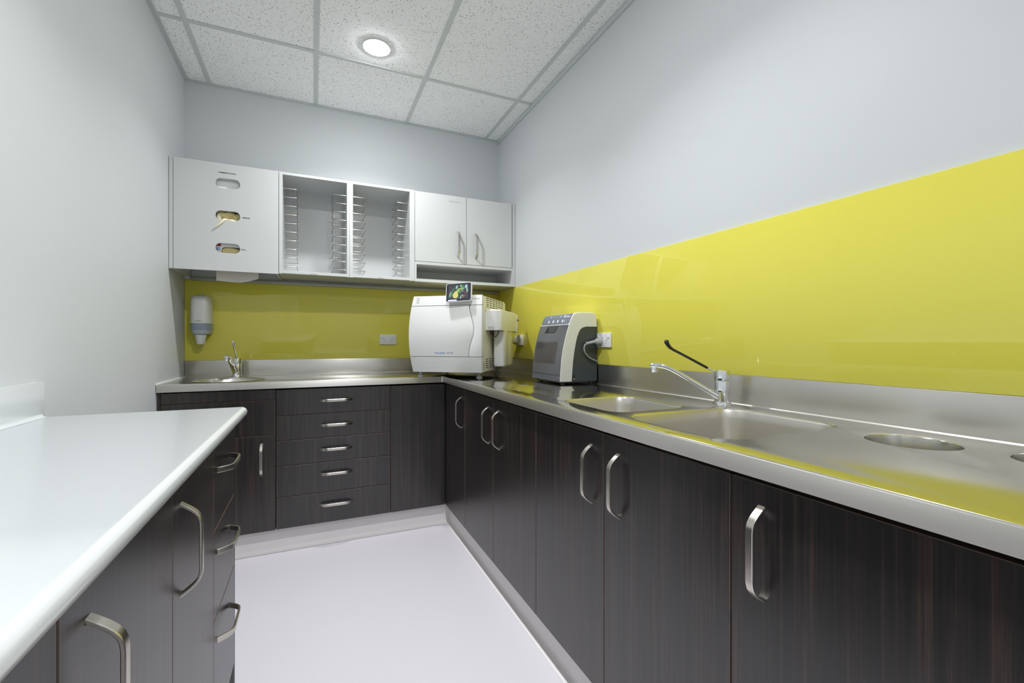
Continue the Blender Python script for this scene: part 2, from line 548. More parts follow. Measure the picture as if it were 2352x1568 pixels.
# back run
t = thing('base_cabinet', 'dark wood basin cabinet in the back left corner, with drop panel and one tall-handled door', 'cabinet', (-0.448, 3.0, 0.130))
carcass(t, XL + 0.003, -0.186, YD + 0.019, 3.285)
front('top_rail', t, -0.699, -0.185, 0.847, 0.905, 'y')
front('drop_panel', t, -0.699, -0.185, 0.655, 0.847, 'y')
d = front('door', t, -0.699, -0.185, ZD0, 0.655, 'y'); handle(d, -0.253, YD, 0.523, 'y')
bxo('end_filler', XL + 0.002, -0.700, YD + 0.001, YD + 0.019, ZD0, 0.905, M['wood'], t)

t = thing('base_cabinet', 'dark wood chest of five drawers with horizontal handles on the back run', 'cabinet', (0.124, 3.0, 0.130))
carcass(t, -0.183, 0.430, YD + 0.019, 3.285)
for z0, z1, hz in ((0.757, 0.902, 0.832), (0.619, 0.757, 0.692), (0.479, 0.619, 0.554), (0.306, 0.479, 0.415), (0.132, 0.306, 0.239)):
    d = front('drawer', t, -0.184, 0.431, z0, z1, 'y'); handle(d, 0.123, YD, hz, 'y', True)
t = thing('base_cabinet', 'plain dark wood blank corner panel unit right of the five drawers', 'cabinet', (0.60, 3.0, 0.130))
carcass(t, 0.432, 0.788, YD + 0.019, 3.285)
front('blank_panel', t, 0.431, 0.768, 0.131, 0.900, 'y')

# right run
def rdoor(t, y0, y1, hy=None):
    d = front('door', t, y0, y1, ZD0, ZD1, 'x')
    if hy is not None:
        handle(d, XD, hy, 0.765, 'x')
    return d
RC = lambda t, y0, y1: carcass(t, XD + 0.019, 1.336, y0 + 0.001, y1 - 0.001)
t = thing('base_cabinet', 'narrow single-door dark wood cabinet at the inner corner under the steriliser', 'cabinet', (1.05, 2.56, 0.130))
RC(t, 2.361, 2.762); rdoor(t, 2.361, 2.764, 2.428)
t = thing('base_cabinet', 'dark wood cabinet with two close handles, below the dark grey machine', 'cabinet', (1.05, 1.93, 0.130))
RC(t, 1.501, 2.361); rdoor(t, 1.937, 2.361, 2.003); rdoor(t, 1.501, 1.937, 1.870)
t = thing('base_cabinet', 'dark wood cabinet with paired doors and two handles directly under the two sink bowls', 'cabinet', (1.05, 1.07, 0.130))
RC(t, 0.642, 1.501); rdoor(t, 1.071, 1.501, 1.135); rdoor(t, 0.642, 1.071, 1.004)
t = thing('base_cabinet', 'nearest dark wood cabinet of the right run, below the round waste chutes', 'cabinet', (1.05, 0.21, 0.130))
RC(t, -0.217, 0.642); rdoor(t, 0.212, 0.642, 0.574); rdoor(t, -0.217, 0.212, 0.148)

# left bench run
LC = lambda t, y0, y1: carcass(t, XL + 0.003, XBF - 0.019, y0 + 0.001, y1 - 0.001)
t = thing('base_cabinet', 'dark wood three-drawer unit at the far end of the white bench', 'cabinet', (-0.47, 1.51, 0.130))
LC(t, 1.348, 1.672)
for z0, z1, hz in ((0.678, ZD1, 0.823), (0.446, 0.678, 0.606), (0.131, 0.446, 0.372)):
    d = front('drawer', t, 1.347, 1.674, z0, z1, 'X'); handle(d, XBF, 1.487, hz, 'X', True)
bxo('end_panel', XL + 0.003, XBF, 1.6745, 1.6905, 0.001, ZD1, M['wood'], t, 0.001)
t = thing('base_cabinet', 'dark wood single-door cabinet under the white bench, next to its drawer unit', 'cabinet', (-0.47, 1.16, 0.130))
LC(t, 0.982, 1.347); d = front('door', t, 0.982, 1.347, ZD0, ZD1, 'X'); handle(d, XBF, 1.040, 0.765, 'X')
t = thing('base_cabinet', 'dark wood white-bench cabinet with the large cut-off handle at the lower picture edge', 'cabinet', (-0.47, 0.78, 0.130))
LC(t, 0.586, 0.982); d = front('door', t, 0.586, 0.982, ZD0, ZD1, 'X'); handle(d, XBF, 0.652, 0.765, 'X')
t = thing('base_cabinet', 'nearest dark wood cabinet under the white bench, cut off in the lower left corner', 'cabinet', (-0.47, 0.39, 0.130))
LC(t, 0.190, 0.586); d = front('door', t, 0.190, 0.586, ZD0, ZD1, 'X'); handle(d, XBF, 0.255, 0.765, 'X')

# ------------------------------------------------------------------ stainless worktop
t = thing('steel_worktop', 'L-shaped brushed stainless steel worktop with upstand, sink bowls and round chutes', 'worktop', (0.75, 2.744, 0.91))
B1 = (0.832, 1.128, 1.093, 1.430, 0.060)
B2 = (0.812, 1.236, 0.684, 1.034, 0.065)
H1 = (1.168, 0.522, 0.079); H2 = (1.216, 0.306, 0.079); BS = (-0.425, 2.945, 0.172)
Lp = [(XL + 0.002, 2.744), (0.742, 2.744), (0.750, 2.736), (0.750, -0.217), (1.342, -0.217), (1.342, 3.286), (XL + 0.002, 3.286)]
plate('top', [Lp, rrect(*B1), rrect(*B2), circ(*H1), circ(*H2), circ(*BS, 56)], 0.040, 0.0035, M['steel_top'], t, T((0, 0, ZT)))
bxo('front_edge', XL + 0.003, 0.7495, 2.7422, 2.746, 0.9105, 0.9472, M['steel_edge'], t, 0.0012)
bxo('front_edge', 0.7482, 0.752, -0.217, 2.7420, 0.9105, 0.9472, M['steel_edge'], t, 0.0012)
def upstand(x0, x1, y0, y1):
    bm = new_bm(); a_box(bm, x0, x1, y0, y1, ZT - 0.002, 1.050, 0.0022, 2)
    return obj('upstand', bm, M['steel_up'], t)
upstand(XL + 0.002, 1.338, 3.280, 3.2875)
upstand(1.338, 1.3445, -0.217, 3.2875)
def cove_strip(p0, p1, n):       # small coved joint between top and upstand
    r = 0.0028
    prof = [(0, 0)] + [(r - r * math.sin(math.radians(a)), r - r * math.cos(math.radians(a))) for a in range(0, 91, 18)]
    Ls = [[Vector((p[0] + n[0] * d_, p[1] + n[1] * d_, ZT + z)) for d_, z in prof] for p in (p0, p1)]
    obj('coved_joint', a_loft(new_bm(), Ls), M['steel_edge'], t)
cove_strip((XL + 0.002, 3.2802), (1.338, 3.2802), (0, -1))
cove_strip((1.3382, -0.217), (1.3382, 3.280), (-1, 0))
def inset_rr(b, d_):
    r = max(b[4] - d_, 0.012)
    return rrect(b[0] + d_, b[1] - d_, b[2] + d_, b[3] - d_, r, 8)
def bowl(b, deep, lab):
    loops = []
    for d_, z in ((0.0006, -0.0034), (0.003, -0.008), (0.006, -0.03), (0.016, -deep + 0.035), (0.022, -deep + 0.014), (0.036, -deep + 0.003), (0.055, -deep)):
        loops.append([(x, y, ZT + z) for x, y in inset_rr(b, d_)])
    o = obj('sink_bowl', a_loft(new_bm(), loops, False, True), M['steel_bowl'], t, ang=60, label=lab)
    cx, cy = (b[0] + b[1]) / 2, (b[2] + b[3]) / 2
    bm = new_bm(); a_lathe(bm, [(0.045, ZT - deep + 0.0005), (0.043, ZT - deep + 0.003), (0.034, ZT - deep + 0.001), (0.030, ZT - deep + 0.0006)], 28, (cx, cy))
    obj('drain', bm, M['chrome'], o)
bowl(B1, 0.15, 'small rectangular sink bowl')
bowl(B2, 0.22, 'large rectangular sink bowl')
for hx_, hy_, hr in (H1, H2):
    bm = new_bm()
    a_lathe(bm, [(hr - 0.0006, ZT - 0.0034), (hr - 0.002, ZT - 0.008), (hr - 0.003, ZT - 0.16)], 48, (hx_, hy_), False, False)
    obj('chute_ring', bm, M['steel_chute'], t, ang=60)
bm = new_bm(); bx_, by_, br = BS
a_lathe(bm, [(br + 0.005, ZT + 0.0006), (br + 0.001, ZT + 0.0025), (br - 0.004, ZT + 0.001), (br - 0.010, ZT - 0.010), (br - 0.03, ZT - 0.06), (br - 0.075, ZT - 0.105), (br - 0.14, ZT - 0.12)], 56, (bx_, by_), False, True)
obj('basin', bm, M['steel_bowl'], t, ang=60, label='round steel hand basin')
bm = new_bm(); a_box(bm, 0.7405, 0.7525, 2.7415, 2.7465, 0.9115, 0.9505, 0.001); obj('weld_seam', bm, M['steel_up'], t)
bm = new_bm(); a_box(bm, XL + 0.0005, XL + 0.008, 2.744, 3.279, ZT - 0.003, ZT + 0.006, 0.002); obj('sealant_bead', bm, M['silicone'], t)

# ------------------------------------------------------------------ white bench
t = thing('white_bench', 'white laminate benchtop with rounded front edge along the left wall', 'bench', (-0.45, 0.75, 0.917))
nose = []
r = 0.0165
for a in range(-90, 91, 15):
    nose.append((-0.2125 + r * math.cos(math.radians(a)), 0.9335 + r * math.sin(math.radians(a))))
prof = [(XL + 0.001, 0.917)] + nose + [(XL + 0.001, 0.950)]
bm = new_bm()
loops = []
for y, k in ((-0.30, 0), (1.6985, 0), (1.7000, 0.0012)):
    cz = 0.9335
    lp = []
    for (x, z) in prof:
        xx = x - (k * 0.9 if x > -0.3 else 0)
        lp.append((xx, y, cz + (z - cz) * (1 - k / 0.0165)))
    loops.append(lp)
a_loft(bm, loops)
obj('benchtop', bm, M['bench'], t, ang=40)
bm = new_bm(); a_box(bm, XL + 0.001, XL + 0.013, -0.30, 1.710, 0.9505, 1.050, 0.0015); obj('upstand', bm, M['upstand_w'], t)
prof = [(0, 0)] + [(0.011 - 0.011 * math.sin(math.radians(a)), 0.011 - 0.011 * math.cos(math.radians(a))) for a in range(0, 91, 15)]
Ls = [[Vector((XL + 0.0128 + d_, y, 0.9502 + z)) for d_, z in prof] for y in (-0.30, 1.697)]
obj('coved_joint', a_loft(new_bm(), Ls), M['bench'], t)

# ------------------------------------------------------------------ wall cabinets
ZU0, ZU1 = 1.5645, 2.170
# glove cabinet
t = thing('wall_cabinet', 'white wall cabinet with three stacked glove slots in its tall door, against the left wall', 'cabinet', (-0.445, 3.13, ZU0))
bm = new_bm()
a_box(bm, XL + 0.002, -0.6925, YU - 0.001, 3.287, ZU0 - 0.001, ZU1 + 0.001, 0.0008, 1)
obj('end_panel', bm, M['white_lam'], t)
bm = new_bm()
a_box(bm, -0.6915, -0.676, YU + 0.020, 3.287, ZU0 + 0.001, ZU1); a_box(bm, -0.198, -0.182, YU + 0.020, 3.287, ZU0 + 0.001, ZU1)
a_box(bm, -0.676, -0.198, YU + 0.020, 3.287, ZU1 - 0.016, ZU1); a_box(bm, -0.676, -0.198, YU + 0.020, 3.287, 1.630, 1.646)
a_box(bm, -0.676, -0.198, 3.279, 3.287, 1.6, ZU1 - 0.016)
obj('carcass', bm, M['white_lam'], t)
slots = [(2.0600, 0.054), (1.8770, 0.056), (1.6945, 0.054)]
DM = Matrix(((1, 0, 0, 0), (0, 0, -1, YU), (0, 1, 0, 0), (0, 0, 0, 1)))   # local xy -> world xz, top faces -y
rect = lambda x0, x1, z0, z1: [(x0, z0), (x1, z0), (x1, z1), (x0, z1)]
dr = plate('door', [rect(-0.6905, -0.1835, ZU0, ZU1)] + [rrect(-0.498, -0.378, z - h / 2, z + h / 2, 0.0265, 8) for z, h in slots], 0.018, 0.0008, M['white_lam'], t, DM)
tmx = lambda x, z, y=YU: T((x, y - 0.0002, z)) @ RX(90)
text('lettering', 'COMMON STOCK', 0.0105, M['ink'], dr, tmx(-0.441, 2.118), bold=0.0003)
text('lettering', 'MEDIUM', 0.0095, M['ink'], dr, tmx(-0.348, 1.8745), bold=0.0003)
text('lettering', 'SMALL', 0.0085, M['ink'], dr, tmx(-0.360, 1.6920), bold=0.0002)

def blob(bm, c, s, seed, amp=0.25):
    rr = random.Random(seed)
    r_ = bmesh.ops.create_icosphere(bm, subdivisions=3, radius=1.0)
    ph = [rr.uniform(0, 6.28) for _ in range(6)]
    for v in r_['verts']:
        n_ = v.co.copy()
        k = 1 + amp * (0.5 * math.sin(5 * n_.x + 3 * n_.z + ph[0]) + 0.35 * math.sin(9 * n_.x - 6 * n_.z + ph[1]) + 0.25 * math.sin(13 * n_.z + 4 * n_.x + ph[2]))
        v.co = Vector((c[0] + n_.x * s[0] * k, c[1] + n_.y * s[1] * k, c[2] + n_.z * s[2] * k))
    return bm
def carton(label, z0, z1, cut):
    q = thing('glove_box', label, 'box', (-0.438, 3.05, z0))
    a, b2_, c, d_ = cut
    mt = Matrix(((1, 0, 0, 0), (0, 0, -1, 2.992), (0, 1, 0, 0), (0, 0, 0, 1)))
    front_ = plate('front_face', [rect(-0.556, -0.320, z0, z1)] + ([] if a is None else [rrect(a, b2_, c, d_, min(b2_ - a, d_ - c) * 0.45, 8)]), 0.0015, 0.0, M['carton'], q, mt)
    bm = new_bm()
    a_box(bm, -0.556, -0.554, 2.994, 3.100, z0, z1); a_box(bm, -0.322, -0.320, 2.994, 3.100, z0, z1)
    a_box(bm, -0.554, -0.322, 2.994, 3.100, z0, z0 + 0.002); a_box(bm, -0.554, -0.322, 2.994, 3.100, z1 - 0.002, z1)
    a_box(bm, -0.554, -0.322, 3.098, 3.100, z0 + 0.002, z1 - 0.002)
    obj('carton', bm, M['carton'], q)
    return q, front_
q, f_ = carton('white tissue-filled carton behind the top slot of the glove cabinet', 2.002, 2.132, (None, 0, 0, 0))
bm = new_bm(); a_box(bm, -0.52, -0.372, 2.9885, 2.992, 2.0735, 2.0765); a_box(bm, -0.392, -0.389, 2.9885, 2.992, 2.020, 2.0735)
obj('flap_edge', bm, M['carton'], q)
obj('tissue', blob(new_bm(), (-0.472, 2.990, 2.028), (0.040, 0.008, 0.020), 3, 0.12), M['tissue'], q)
obj('tissue', blob(new_bm(), (-0.424, 2.991, 2.022), (0.032, 0.007, 0.016), 5, 0.10), M['tissue'], q)
q, f_ = carton('glove carton with cream gloves bulging out, behind the middle slot', 1.800, 1.945, (-0.500, -0.376, 1.836, 1.912))
obj('glove', blob(new_bm(), (-0.452, 3.000, 1.886), (0.046, 0.018, 0.026), 11, 0.28), M['cream'], q)
obj('glove', blob(new_bm(), (-0.404, 3.004, 1.880), (0.034, 0.016, 0.024), 12, 0.28), M['cream'], q)
obj('glove', blob(new_bm(), (-0.428, 2.986, 1.856), (0.058, 0.012, 0.011), 13, 0.2), M['cream2'], q)
obj('glove', blob(new_bm(), (-0.484, 2.990, 1.872), (0.014, 0.012, 0.022), 14, 0.2), M['cream2'], q)
bm = new_bm()
a_tube(bm, [(-0.452, 2.976, 1.860), (-0.456, 2.958, 1.852), (-0.464, 2.953, 1.840), (-0.482, 2.952, 1.820), (-0.497, 2.953, 1.803)], [0.006, 0.007, 0.0065, 0.006, 0.003], 10)
obj('glove_finger', bm, M['cream2'], q, label='pale empty glove finger hanging out of the slot')
q, f_ = carton('white glove carton with red and blue print and cream gloves, behind the bottom slot', 1.648, 1.775, (-0.474, -0.372, 1.655, 1.706))
obj('glove', blob(new_bm(), (-0.428, 3.004, 1.684), (0.052, 0.015, 0.024), 21, 0.12), M['cream'], q)
text('print', 'at', 0.030, M['ink_blue'], f_, tmx(-0.489, 1.695, 2.9905), bold=0.0006)
bm = new_bm(); a_box(bm, -0.500, -0.476, 2.9895, 2.9905, 1.709, 1.730); obj('print', bm, M['ink_red'], f_, label='red printed block')

# paper towels hanging below the glove cabinet
bm = new_bm()
n = 18
lo = [];
for k in range(n + 1):
    x = -0.510 + 0.214 * k / n
    u = k / n
    zb = 1.521 - 0.004 * math.sin(PI * u) + (0.022 * max(0, (u - 0.55) / 0.45) ** 1.3 if u > 0.55 else 0)
    yw = 3.085 + 0.018 * math.sin(PI * u) - 0.02
    lo.append((x, yw, zb))
L1 = [[(x, y, z) for x, y, z in lo], [(x, y, 1.6290) for x, y, z in lo], [(x, y + 0.003, 1.6290) for x, y, z in lo], [(x, y + 0.003, z) for x, y, z in lo]]
rows = [[bm.verts.new(p) for p in lp] for lp in L1]
for a, c in zip(rows, rows[1:] + rows[:1]):
    for i in range(n):
        bm.faces.new((a[i], a[i + 1], c[i + 1], c[i]))
bm.faces.new([r_[0] for r_ in rows]); bm.faces.new([r_[-1] for r_ in reversed(rows)])
tag(obj('paper_towel', bm, M['paper']), 'white paper towel hanging below the glove cabinet with a curved lower edge', 'paper towel')

# open tray cabinets
def open_cab(label, x0, x1, xi0, xi1, word, last):
    t = thing('wall_cabinet', label, 'cabinet', ((x0 + x1) / 2, 3.13, ZU0))
    zi0, zi1 = 1.588, 2.155
    bm = new_bm()
    a_box(bm, x0, xi0, YU, 3.287, ZU0 + 0.004, ZU1, 0.0006, 1); a_box(bm, xi1, x1, YU, 3.287, ZU0 + 0.004, ZU1, 0.0006, 1)
    a_box(bm, xi0, xi1, YU, 3.287, zi1, ZU1, 0.0006, 1); a_box(bm, xi0, xi1, YU, 3.287, ZU0 + 0.006, zi0, 0.0006, 1)
    a_box(bm, xi0, xi1, 3.279, 3.287, zi0, zi1)
    c = obj('carcass', bm, M['white_lam'], t)
    text('lettering', word, 0.0085, M['ink_grey'], c, tmx((xi0 + xi1) / 2 - 0.008, 1.5745), bold=0.0002)
    for k in range(10):
        z = 2.0815 - 0.0518 * k
        for side in (0, 1):
            xw, xf = (xi0, xi0 + 0.0765) if side == 0 else (xi1, xi1 - 0.080)
            yf, yb_ = 2.985, 3.170
            s = 1 if side == 0 else -1
            rr = 0.006
            pts = [(xw, yf, z), (xf - s * rr, yf, z), (xf - s * rr * 0.3, yf + rr * 0.3, z), (xf, yf + rr, z), (xf, yb_ - rr, z), (xf - s * rr * 0.3, yb_ - rr * 0.3, z), (xf - s * rr, yb_, z), (xw, yb_, z)]
            obj('wire_runner', a_tube(new_bm(), pts, 0.0022, 6), M['wire'], t, ang=60)
    return t
open_cab('left of the two open white cabinets with rows of wire tray runners', -0.181, 0.2105, -0.162, 0.1955, 'UNSTERILE', 0)
open_cab('right of the two open white cabinets with rows of wire tray runners', 0.2115, 0.617, 0.231, 0.585, 'STERILE', 1)

# cupboard with two doors and a niche
t = thing('wall_cabinet', 'white two-door wall cupboard with an open niche below, in the right corner', 'cabinet', (0.98, 3.13, ZU0))
bm = new_bm()
a_box(bm, 0.618, 0.630, YU + 0.0195, 3.287, ZU0 + 0.002, ZU1); a_box(bm, 0.618, 0.630, YU, YU + 0.0195, ZU0 + 0.002, 1.700)
a_box(bm, 1.322, 1.330, YU, 3.287, ZU0 + 0.002, ZU1)
a_box(bm, 0.630, 1.322, YU + 0.0195, 3.287, ZU1 - 0.016, ZU1)
a_box(bm, 0.630, 1.322, YU, 3.287, 1.682, 1.7005); a_box(bm, 0.630, 1.322, YU, 3.287, ZU0 + 0.002, 1.586)
a_box(bm, 0.630, 1.322, 3.279, 3.287, 1.586, ZU1 - 0.016)
obj('carcass', bm, M['white_lam'], t)
d = front('door', t, 0.618, 0.9775, 1.7015, ZU1 - 0.002, 'y', M['white_lam'], face=YU); handle(d, 0.916, YU, 1.836, 'y')
text('lettering', 'STERILE TRAY STORAGE', 0.0085, M['ink_grey'], d, tmx(0.888, 2.1265), bold=0.0001, sx=0.86)
d = front('door', t, 0.9775, 1.3285, 1.7015, ZU1 - 0.002, 'y', M['white_lam'], face=YU); handle(d, 1.046, YU, 1.834, 'y')
bm = new_bm(); a_box(bm, 1.331, 1.349, YU - 0.001, 3.287, ZU0 + 0.0005, ZU1 + 0.001, 0.0008, 1)
obj('end_panel', bm, M['white_lam'], t)

# rail under the cabinets on the back wall
t = thing('wall_rail', 'thin grey metal rail along the back wall just under the white wall cabinets', 'rail', (0.3, 3.275, 1.540))
bm = new_bm(); a_box(bm, XL + 0.034, 1.335, 3.262, 3.2875, 1.540, 1.557, 0.002); a_box(bm, XL + 0.034, 1.335, 3.276, 3.2875, 1.557, 1.5645)
obj('rail', bm, M['rail'], t)
bm = new_bm(); a_box(bm, XL + 0.003, XL + 0.033, 3.258, 3.2875, 1.546, 1.5645, 0.001); obj('end_block', bm, M['plastic_g'], t)

# ------------------------------------------------------------------ soap dispenser
t = thing('soap_dispenser', 'white soap dispenser with grey-blue window on the yellow wall, left corner', 'soap dispenser', (-0.617, 3.2875, 1.14))
def dsec(w, d_, z, n=16, back=3.2875):
    out = []
    for k in range(n + 1):
        a = PI * k / n
        x = -0.617 - w * math.copysign(abs(math.cos(a)) ** 0.62, math.cos(a))
        y = back - 0.012 - d_ * abs(math.sin(a)) ** 0.62
        out.append((x, y, z))
    return [(-0.617 - w, back, z)] + out + [(-0.617 + w, back, z)]
def dloft(name, secs, m, label=None):
    return obj(name, a_loft(new_bm(), [dsec(w, d_, z) for w, d_, z in secs]), m, t, ang=50, label=label)
dloft('cover', [(0.0555, 0.088, 1.276), (0.055, 0.088, 1.36), (0.0535, 0.084, 1.422), (0.051, 0.078, 1.434), (0.046, 0.070, 1.440), (0.036, 0.055, 1.4435)], M['plastic_w'])
dloft('window', [(0.0535, 0.086, 1.2345), (0.0545, 0.0865, 1.2755)], M['soap_win'])
dloft('lower_cover', [(0.032, 0.056, 1.2055), (0.043, 0.072, 1.209), (0.0495, 0.080, 1.217), (0.053, 0.0855, 1.234)], M['plastic_g'])
def nsec(w, z, yc=3.228, dy=0.030):
    return [(-0.617 + w * math.cos(2 * PI * k / 24), yc + dy * (w / 0.032) * math.sin(2 * PI * k / 24), z) for k in range(24)]
obj('push_nozzle', a_loft(new_bm(), [nsec(0.012, 1.150), nsec(0.019, 1.151), nsec(0.0225, 1.158), nsec(0.025, 1.175), nsec(0.029, 1.194), nsec(0.032, 1.2065)]), M['plastic_w'], t, ang=50)
bm = new_bm(); a_box(bm, -0.622, -0.612, 3.262, 3.287, 1.440, 1.462, 0.003); obj('key_tab', bm, M['plastic_g'], t, label='small clear key tab')
text('lettering', 'TORK', 0.011, M['ink_grey'], t, T((-0.620, 3.1865, 1.290)) @ RX(90), bold=0.0002)
text('lettering', 'S', 0.010, M['ink_grey'], t, T((-0.620, 3.191, 1.225)) @ RX(90))

# ------------------------------------------------------------------ mixer taps (local: spout towards +x)
def tap(label, loc, ang, lever_m, lever_ang=0):
    t = thing('mixer_tap', label, 'tap', loc, math.radians(ang), world=False)
    bm = new_bm()
    a_lathe(bm, [(0.0275, 0.0), (0.0275, 0.010), (0.0260, 0.013), (0.0232, 0.0135), (0.0232, 0.042), (0.0226, 0.0425), (0.0226, 0.0435), (0.0232, 0.044), (0.0232, 0.081), (0.0225, 0.083)], 36)
    obj('body', bm, M['chrome'], t)
    bm = new_bm()
    a_lathe(bm, [(0.0220, 0.0835), (0.0245, 0.0855), (0.0250, 0.110), (0.0240, 0.1165), (0.0205, 0.119)], 36)
    cap = obj('cap', bm, M['chrome'], t)
    # spout: rises in a straight line, then bends over into a level nose
    pts = [(0.010, 0, 0.026), (0.03, 0, 0.037), (0.07, 0, 0.062), (0.11, 0, 0.087), (0.145, 0, 0.108), (0.165, 0, 0.119), (0.185, 0, 0.1275), (0.205, 0, 0.132), (0.222, 0, 0.1335), (0.236, 0, 0.131)]
    hw = [0.0180, 0.0180, 0.0170, 0.0160, 0.0150, 0.0147, 0.0145, 0.0145, 0.0145, 0.0115]
    hh = [0.0115, 0.0105, 0.0092, 0.0085, 0.0082, 0.0082, 0.0084, 0.0088, 0.0088, 0.0060]
    loops = []
    P_ = [Vector(p) for p in pts]
    for i, p in enumerate(P_):
        tt = frame_at(P_, i); up = Vector((-tt.z, 0, tt.x))
        loops.append([p + Vector((0, 1, 0)) * hw[i] * math.copysign(abs(math.cos(a)) ** 0.6, math.cos(a)) + up * hh[i] * math.copysign(abs(math.sin(a)) ** 0.6, math.sin(a)) for a in [2 * PI * k / 20 for k in range(20)]])
    sp = obj('spout', a_loft(new_bm(), loops), M['chrome'], t, ang=40)
    bm = new_bm()
    a_lathe(bm, [(0.0115, 0.108), (0.0130, 0.1095), (0.0130, 0.118), (0.0120, 0.1185), (0.0120, 0.127)], 24, (0.221, 0))
    obj('aerator', bm, M['chrome'], sp)
    R = RZ(lever_ang)
    bm = new_bm()
    a_tube(bm, [(0.018, 0, 0.1085), (0.030, 0, 0.1150), (0.050, 0, 0.1265)], [0.0042, 0.0036, 0.0034], 12)
    bmesh.ops.transform(bm, matrix=R, verts=bm.verts[:])
    obj('lever_root', bm, M['chrome'], t)
    bm = new_bm()
    pts = [(0.046, 0, 0.1240), (0.052, 0, 0.1275), (0.090, 0, 0.1490), (0.130, 0, 0.1715), (0.158, 0, 0.1865), (0.168, 0, 0.194), (0.1755, 0, 0.204), (0.180, 0, 0.214), (0.1800, 0, 0.2205)]
    a_tube(bm, pts, [0.0040, 0.0044, 0.0044, 0.0044, 0.0046, 0.0058, 0.0068, 0.0085, 0.0050], 14)
    bmesh.ops.transform(bm, matrix=R, verts=bm.verts[:])
    obj('lever', bm, lever_m, t, label='long black elbow lever' if lever_m is M['black'] else None)
    return t
tap('chrome mixer tap with a long black elbow lever at the two sink bowls', (1.268, 1.090, ZT), 143, M['black'])
tap('chrome mixer tap with a thin chrome lever behind the round basin in the left corner', (-0.423, 3.185, ZT), -95, M['chrome'], 7)

# ------------------------------------------------------------------ power outlets
def outlet(label, base, rotz, dep=0.009, plug_left=None, plug_kind=None):
    """local: plate faces -y, x to the right, z up, origin on the wall at the plate's bottom centre"""
    t = thing('power_outlet', label, 'outlet', base, math.radians(rotz), world=False)
    bm = new_bm(); a_box(bm, -0.058, 0.058, -dep, 0.0, 0.0, 0.073, 0.003); obj('plate', bm, M['plastic_w'], t)
    for s in (-1, 1):
        bm = new_bm(); a_box(bm, s * 0.040 - 0.009, s * 0.040 + 0.009, -dep - 0.0028, -dep + 0.002, 0.046, 0.058, 0.0012); obj('switch', bm, M['plastic_w'], t)
        bm = new_bm()
        for ox, oz, an in ((-0.007, 0.034, -32), (0.007, 0.034, 32), (0.0, 0.021, 0)):
            b2 = new_bm(); a_box(b2, -0.0011, 0.0011, -dep - 0.0003, -dep + 0.004, -0.0042, 0.0042)
            bmesh.ops.transform(b2, matrix=T((s * 0.023 + ox, 0, oz)) @ RY(an), verts=b2.verts[:])
            me = bpy.data.meshes.new('x'); b2.to_mesh(me); b2.free(); bm.from_mesh(me); bpy.data.meshes.remove(me)
        obj('socket_slots', bm, M['slot'] if rotz else M['seam'], t)
    return t
outlet('white double power outlet on the yellow back wall, left of the steriliser', (0.494, 3.288, 1.146), 0)
outlet('white double power outlet beside the dark grey machine on the right wall', (1.345, 1.862, 1.137), -90)
outlet('white double power outlet half hidden behind the white steriliser, on the right wall', (1.345, 2.870, 1.1425), -90, 0.016)
# plug and cord of the dark grey machine (plugs into the far socket of its outlet)
t = thing('power_plug', 'grey plug with curved cord in the outlet beside the dark grey machine', 'plug', (1.334, 1.888, 1.167))
bm = new_bm()
a_tube(bm, [(1.3345, 1.886, 1.166), (1.326, 1.886, 1.166), (1.312, 1.887, 1.166), (1.304, 1.888, 1.1655)], [0.0185, 0.0190, 0.0165, 0.0105], 24)
a_tube(bm, [(1.306, 1.888, 1.1655), (1.290, 1.892, 1.163), (1.270, 1.897, 1.158), (1.262, 1.899, 1.156)], [0.0090, 0.0080, 0.0070, 0.0068], 14)
a_tube(bm, [(1.2665, 1.898, 1.157), (1.259, 1.8995, 1.1555)], [0.0088, 0.0088], 14)
obj('plug_body', bm, M['grey_plug'], t, ang=50)
bm = new_bm()
pts = [Vector(p) for p in ((1.262, 1.899, 1.156), (1.252, 1.900, 1.150), (1.247, 1.901, 1.136), (1.249, 1.902, 1.120), (1.258, 1.903, 1.104), (1.274, 1.904, 1.089), (1.295, 1.905, 1.077), (1.318, 1.906, 1.069), (1.336, 1.910, 1.06))]
a_tube(bm, pts, 0.0036, 10)
obj('cord', bm, M['grey_plug'], t, ang=60)
t = thing('power_plug', 'white plug in the outlet half hidden behind the white steriliser', 'plug', (1.325, 2.848, 1.165))
bm = new_bm()
a_tube(bm, [(1.3285, 2.893, 1.170), (1.318, 2.893, 1.170), (1.304, 2.893, 1.168), (1.298, 2.894, 1.165)], [0.017, 0.0185, 0.018, 0.012], 20)
obj('plug_body', bm, M['plastic_w'], t, ang=50)

# ------------------------------------------------------------------ bench-top steriliser (local: x right along its front, y to its back)
ST = thing('steriliser', 'large white bench-top steam steriliser with colour screen, standing in the corner', 'steriliser', (0.550, 2.720, ZT), math.atan2(-0.627, 0.779), world=False)
Wd, Dp = 0.456, 0.480
z0, z1 = 0.035, 0.490
bm = new_bm()
a_prism(bm, [(0.004, z0 + 0.002), (0.012, z1 - 0.006), (Wd - 0.010, z1 - 0.004), (Wd - 0.002, z1 - 0.018), (Wd - 0.002, z0 + 0.004)], 0.012, Dp, 'y')
obj('casing', bm, M['plastic_c'], ST)
bm = new_bm(); a_prism(bm, [(0.05, z0 - 0.008), (0.04, z0 + 0.004), (Wd - 0.04, z0 + 0.004), (Wd - 0.05, z0 - 0.008)], 0.10, Dp - 0.02, 'y'); obj('underside', bm, M['slot'], ST)
def bulge(z):
    u = (z - z0) / (z1 - z0)
    return -0.030 * (1 - (2 * u - 0.92) ** 2) - 0.002
def side_in(z):
    u = (z - z0) / (z1 - z0)
    return 0.012 * abs(2 * u - 1) ** 2
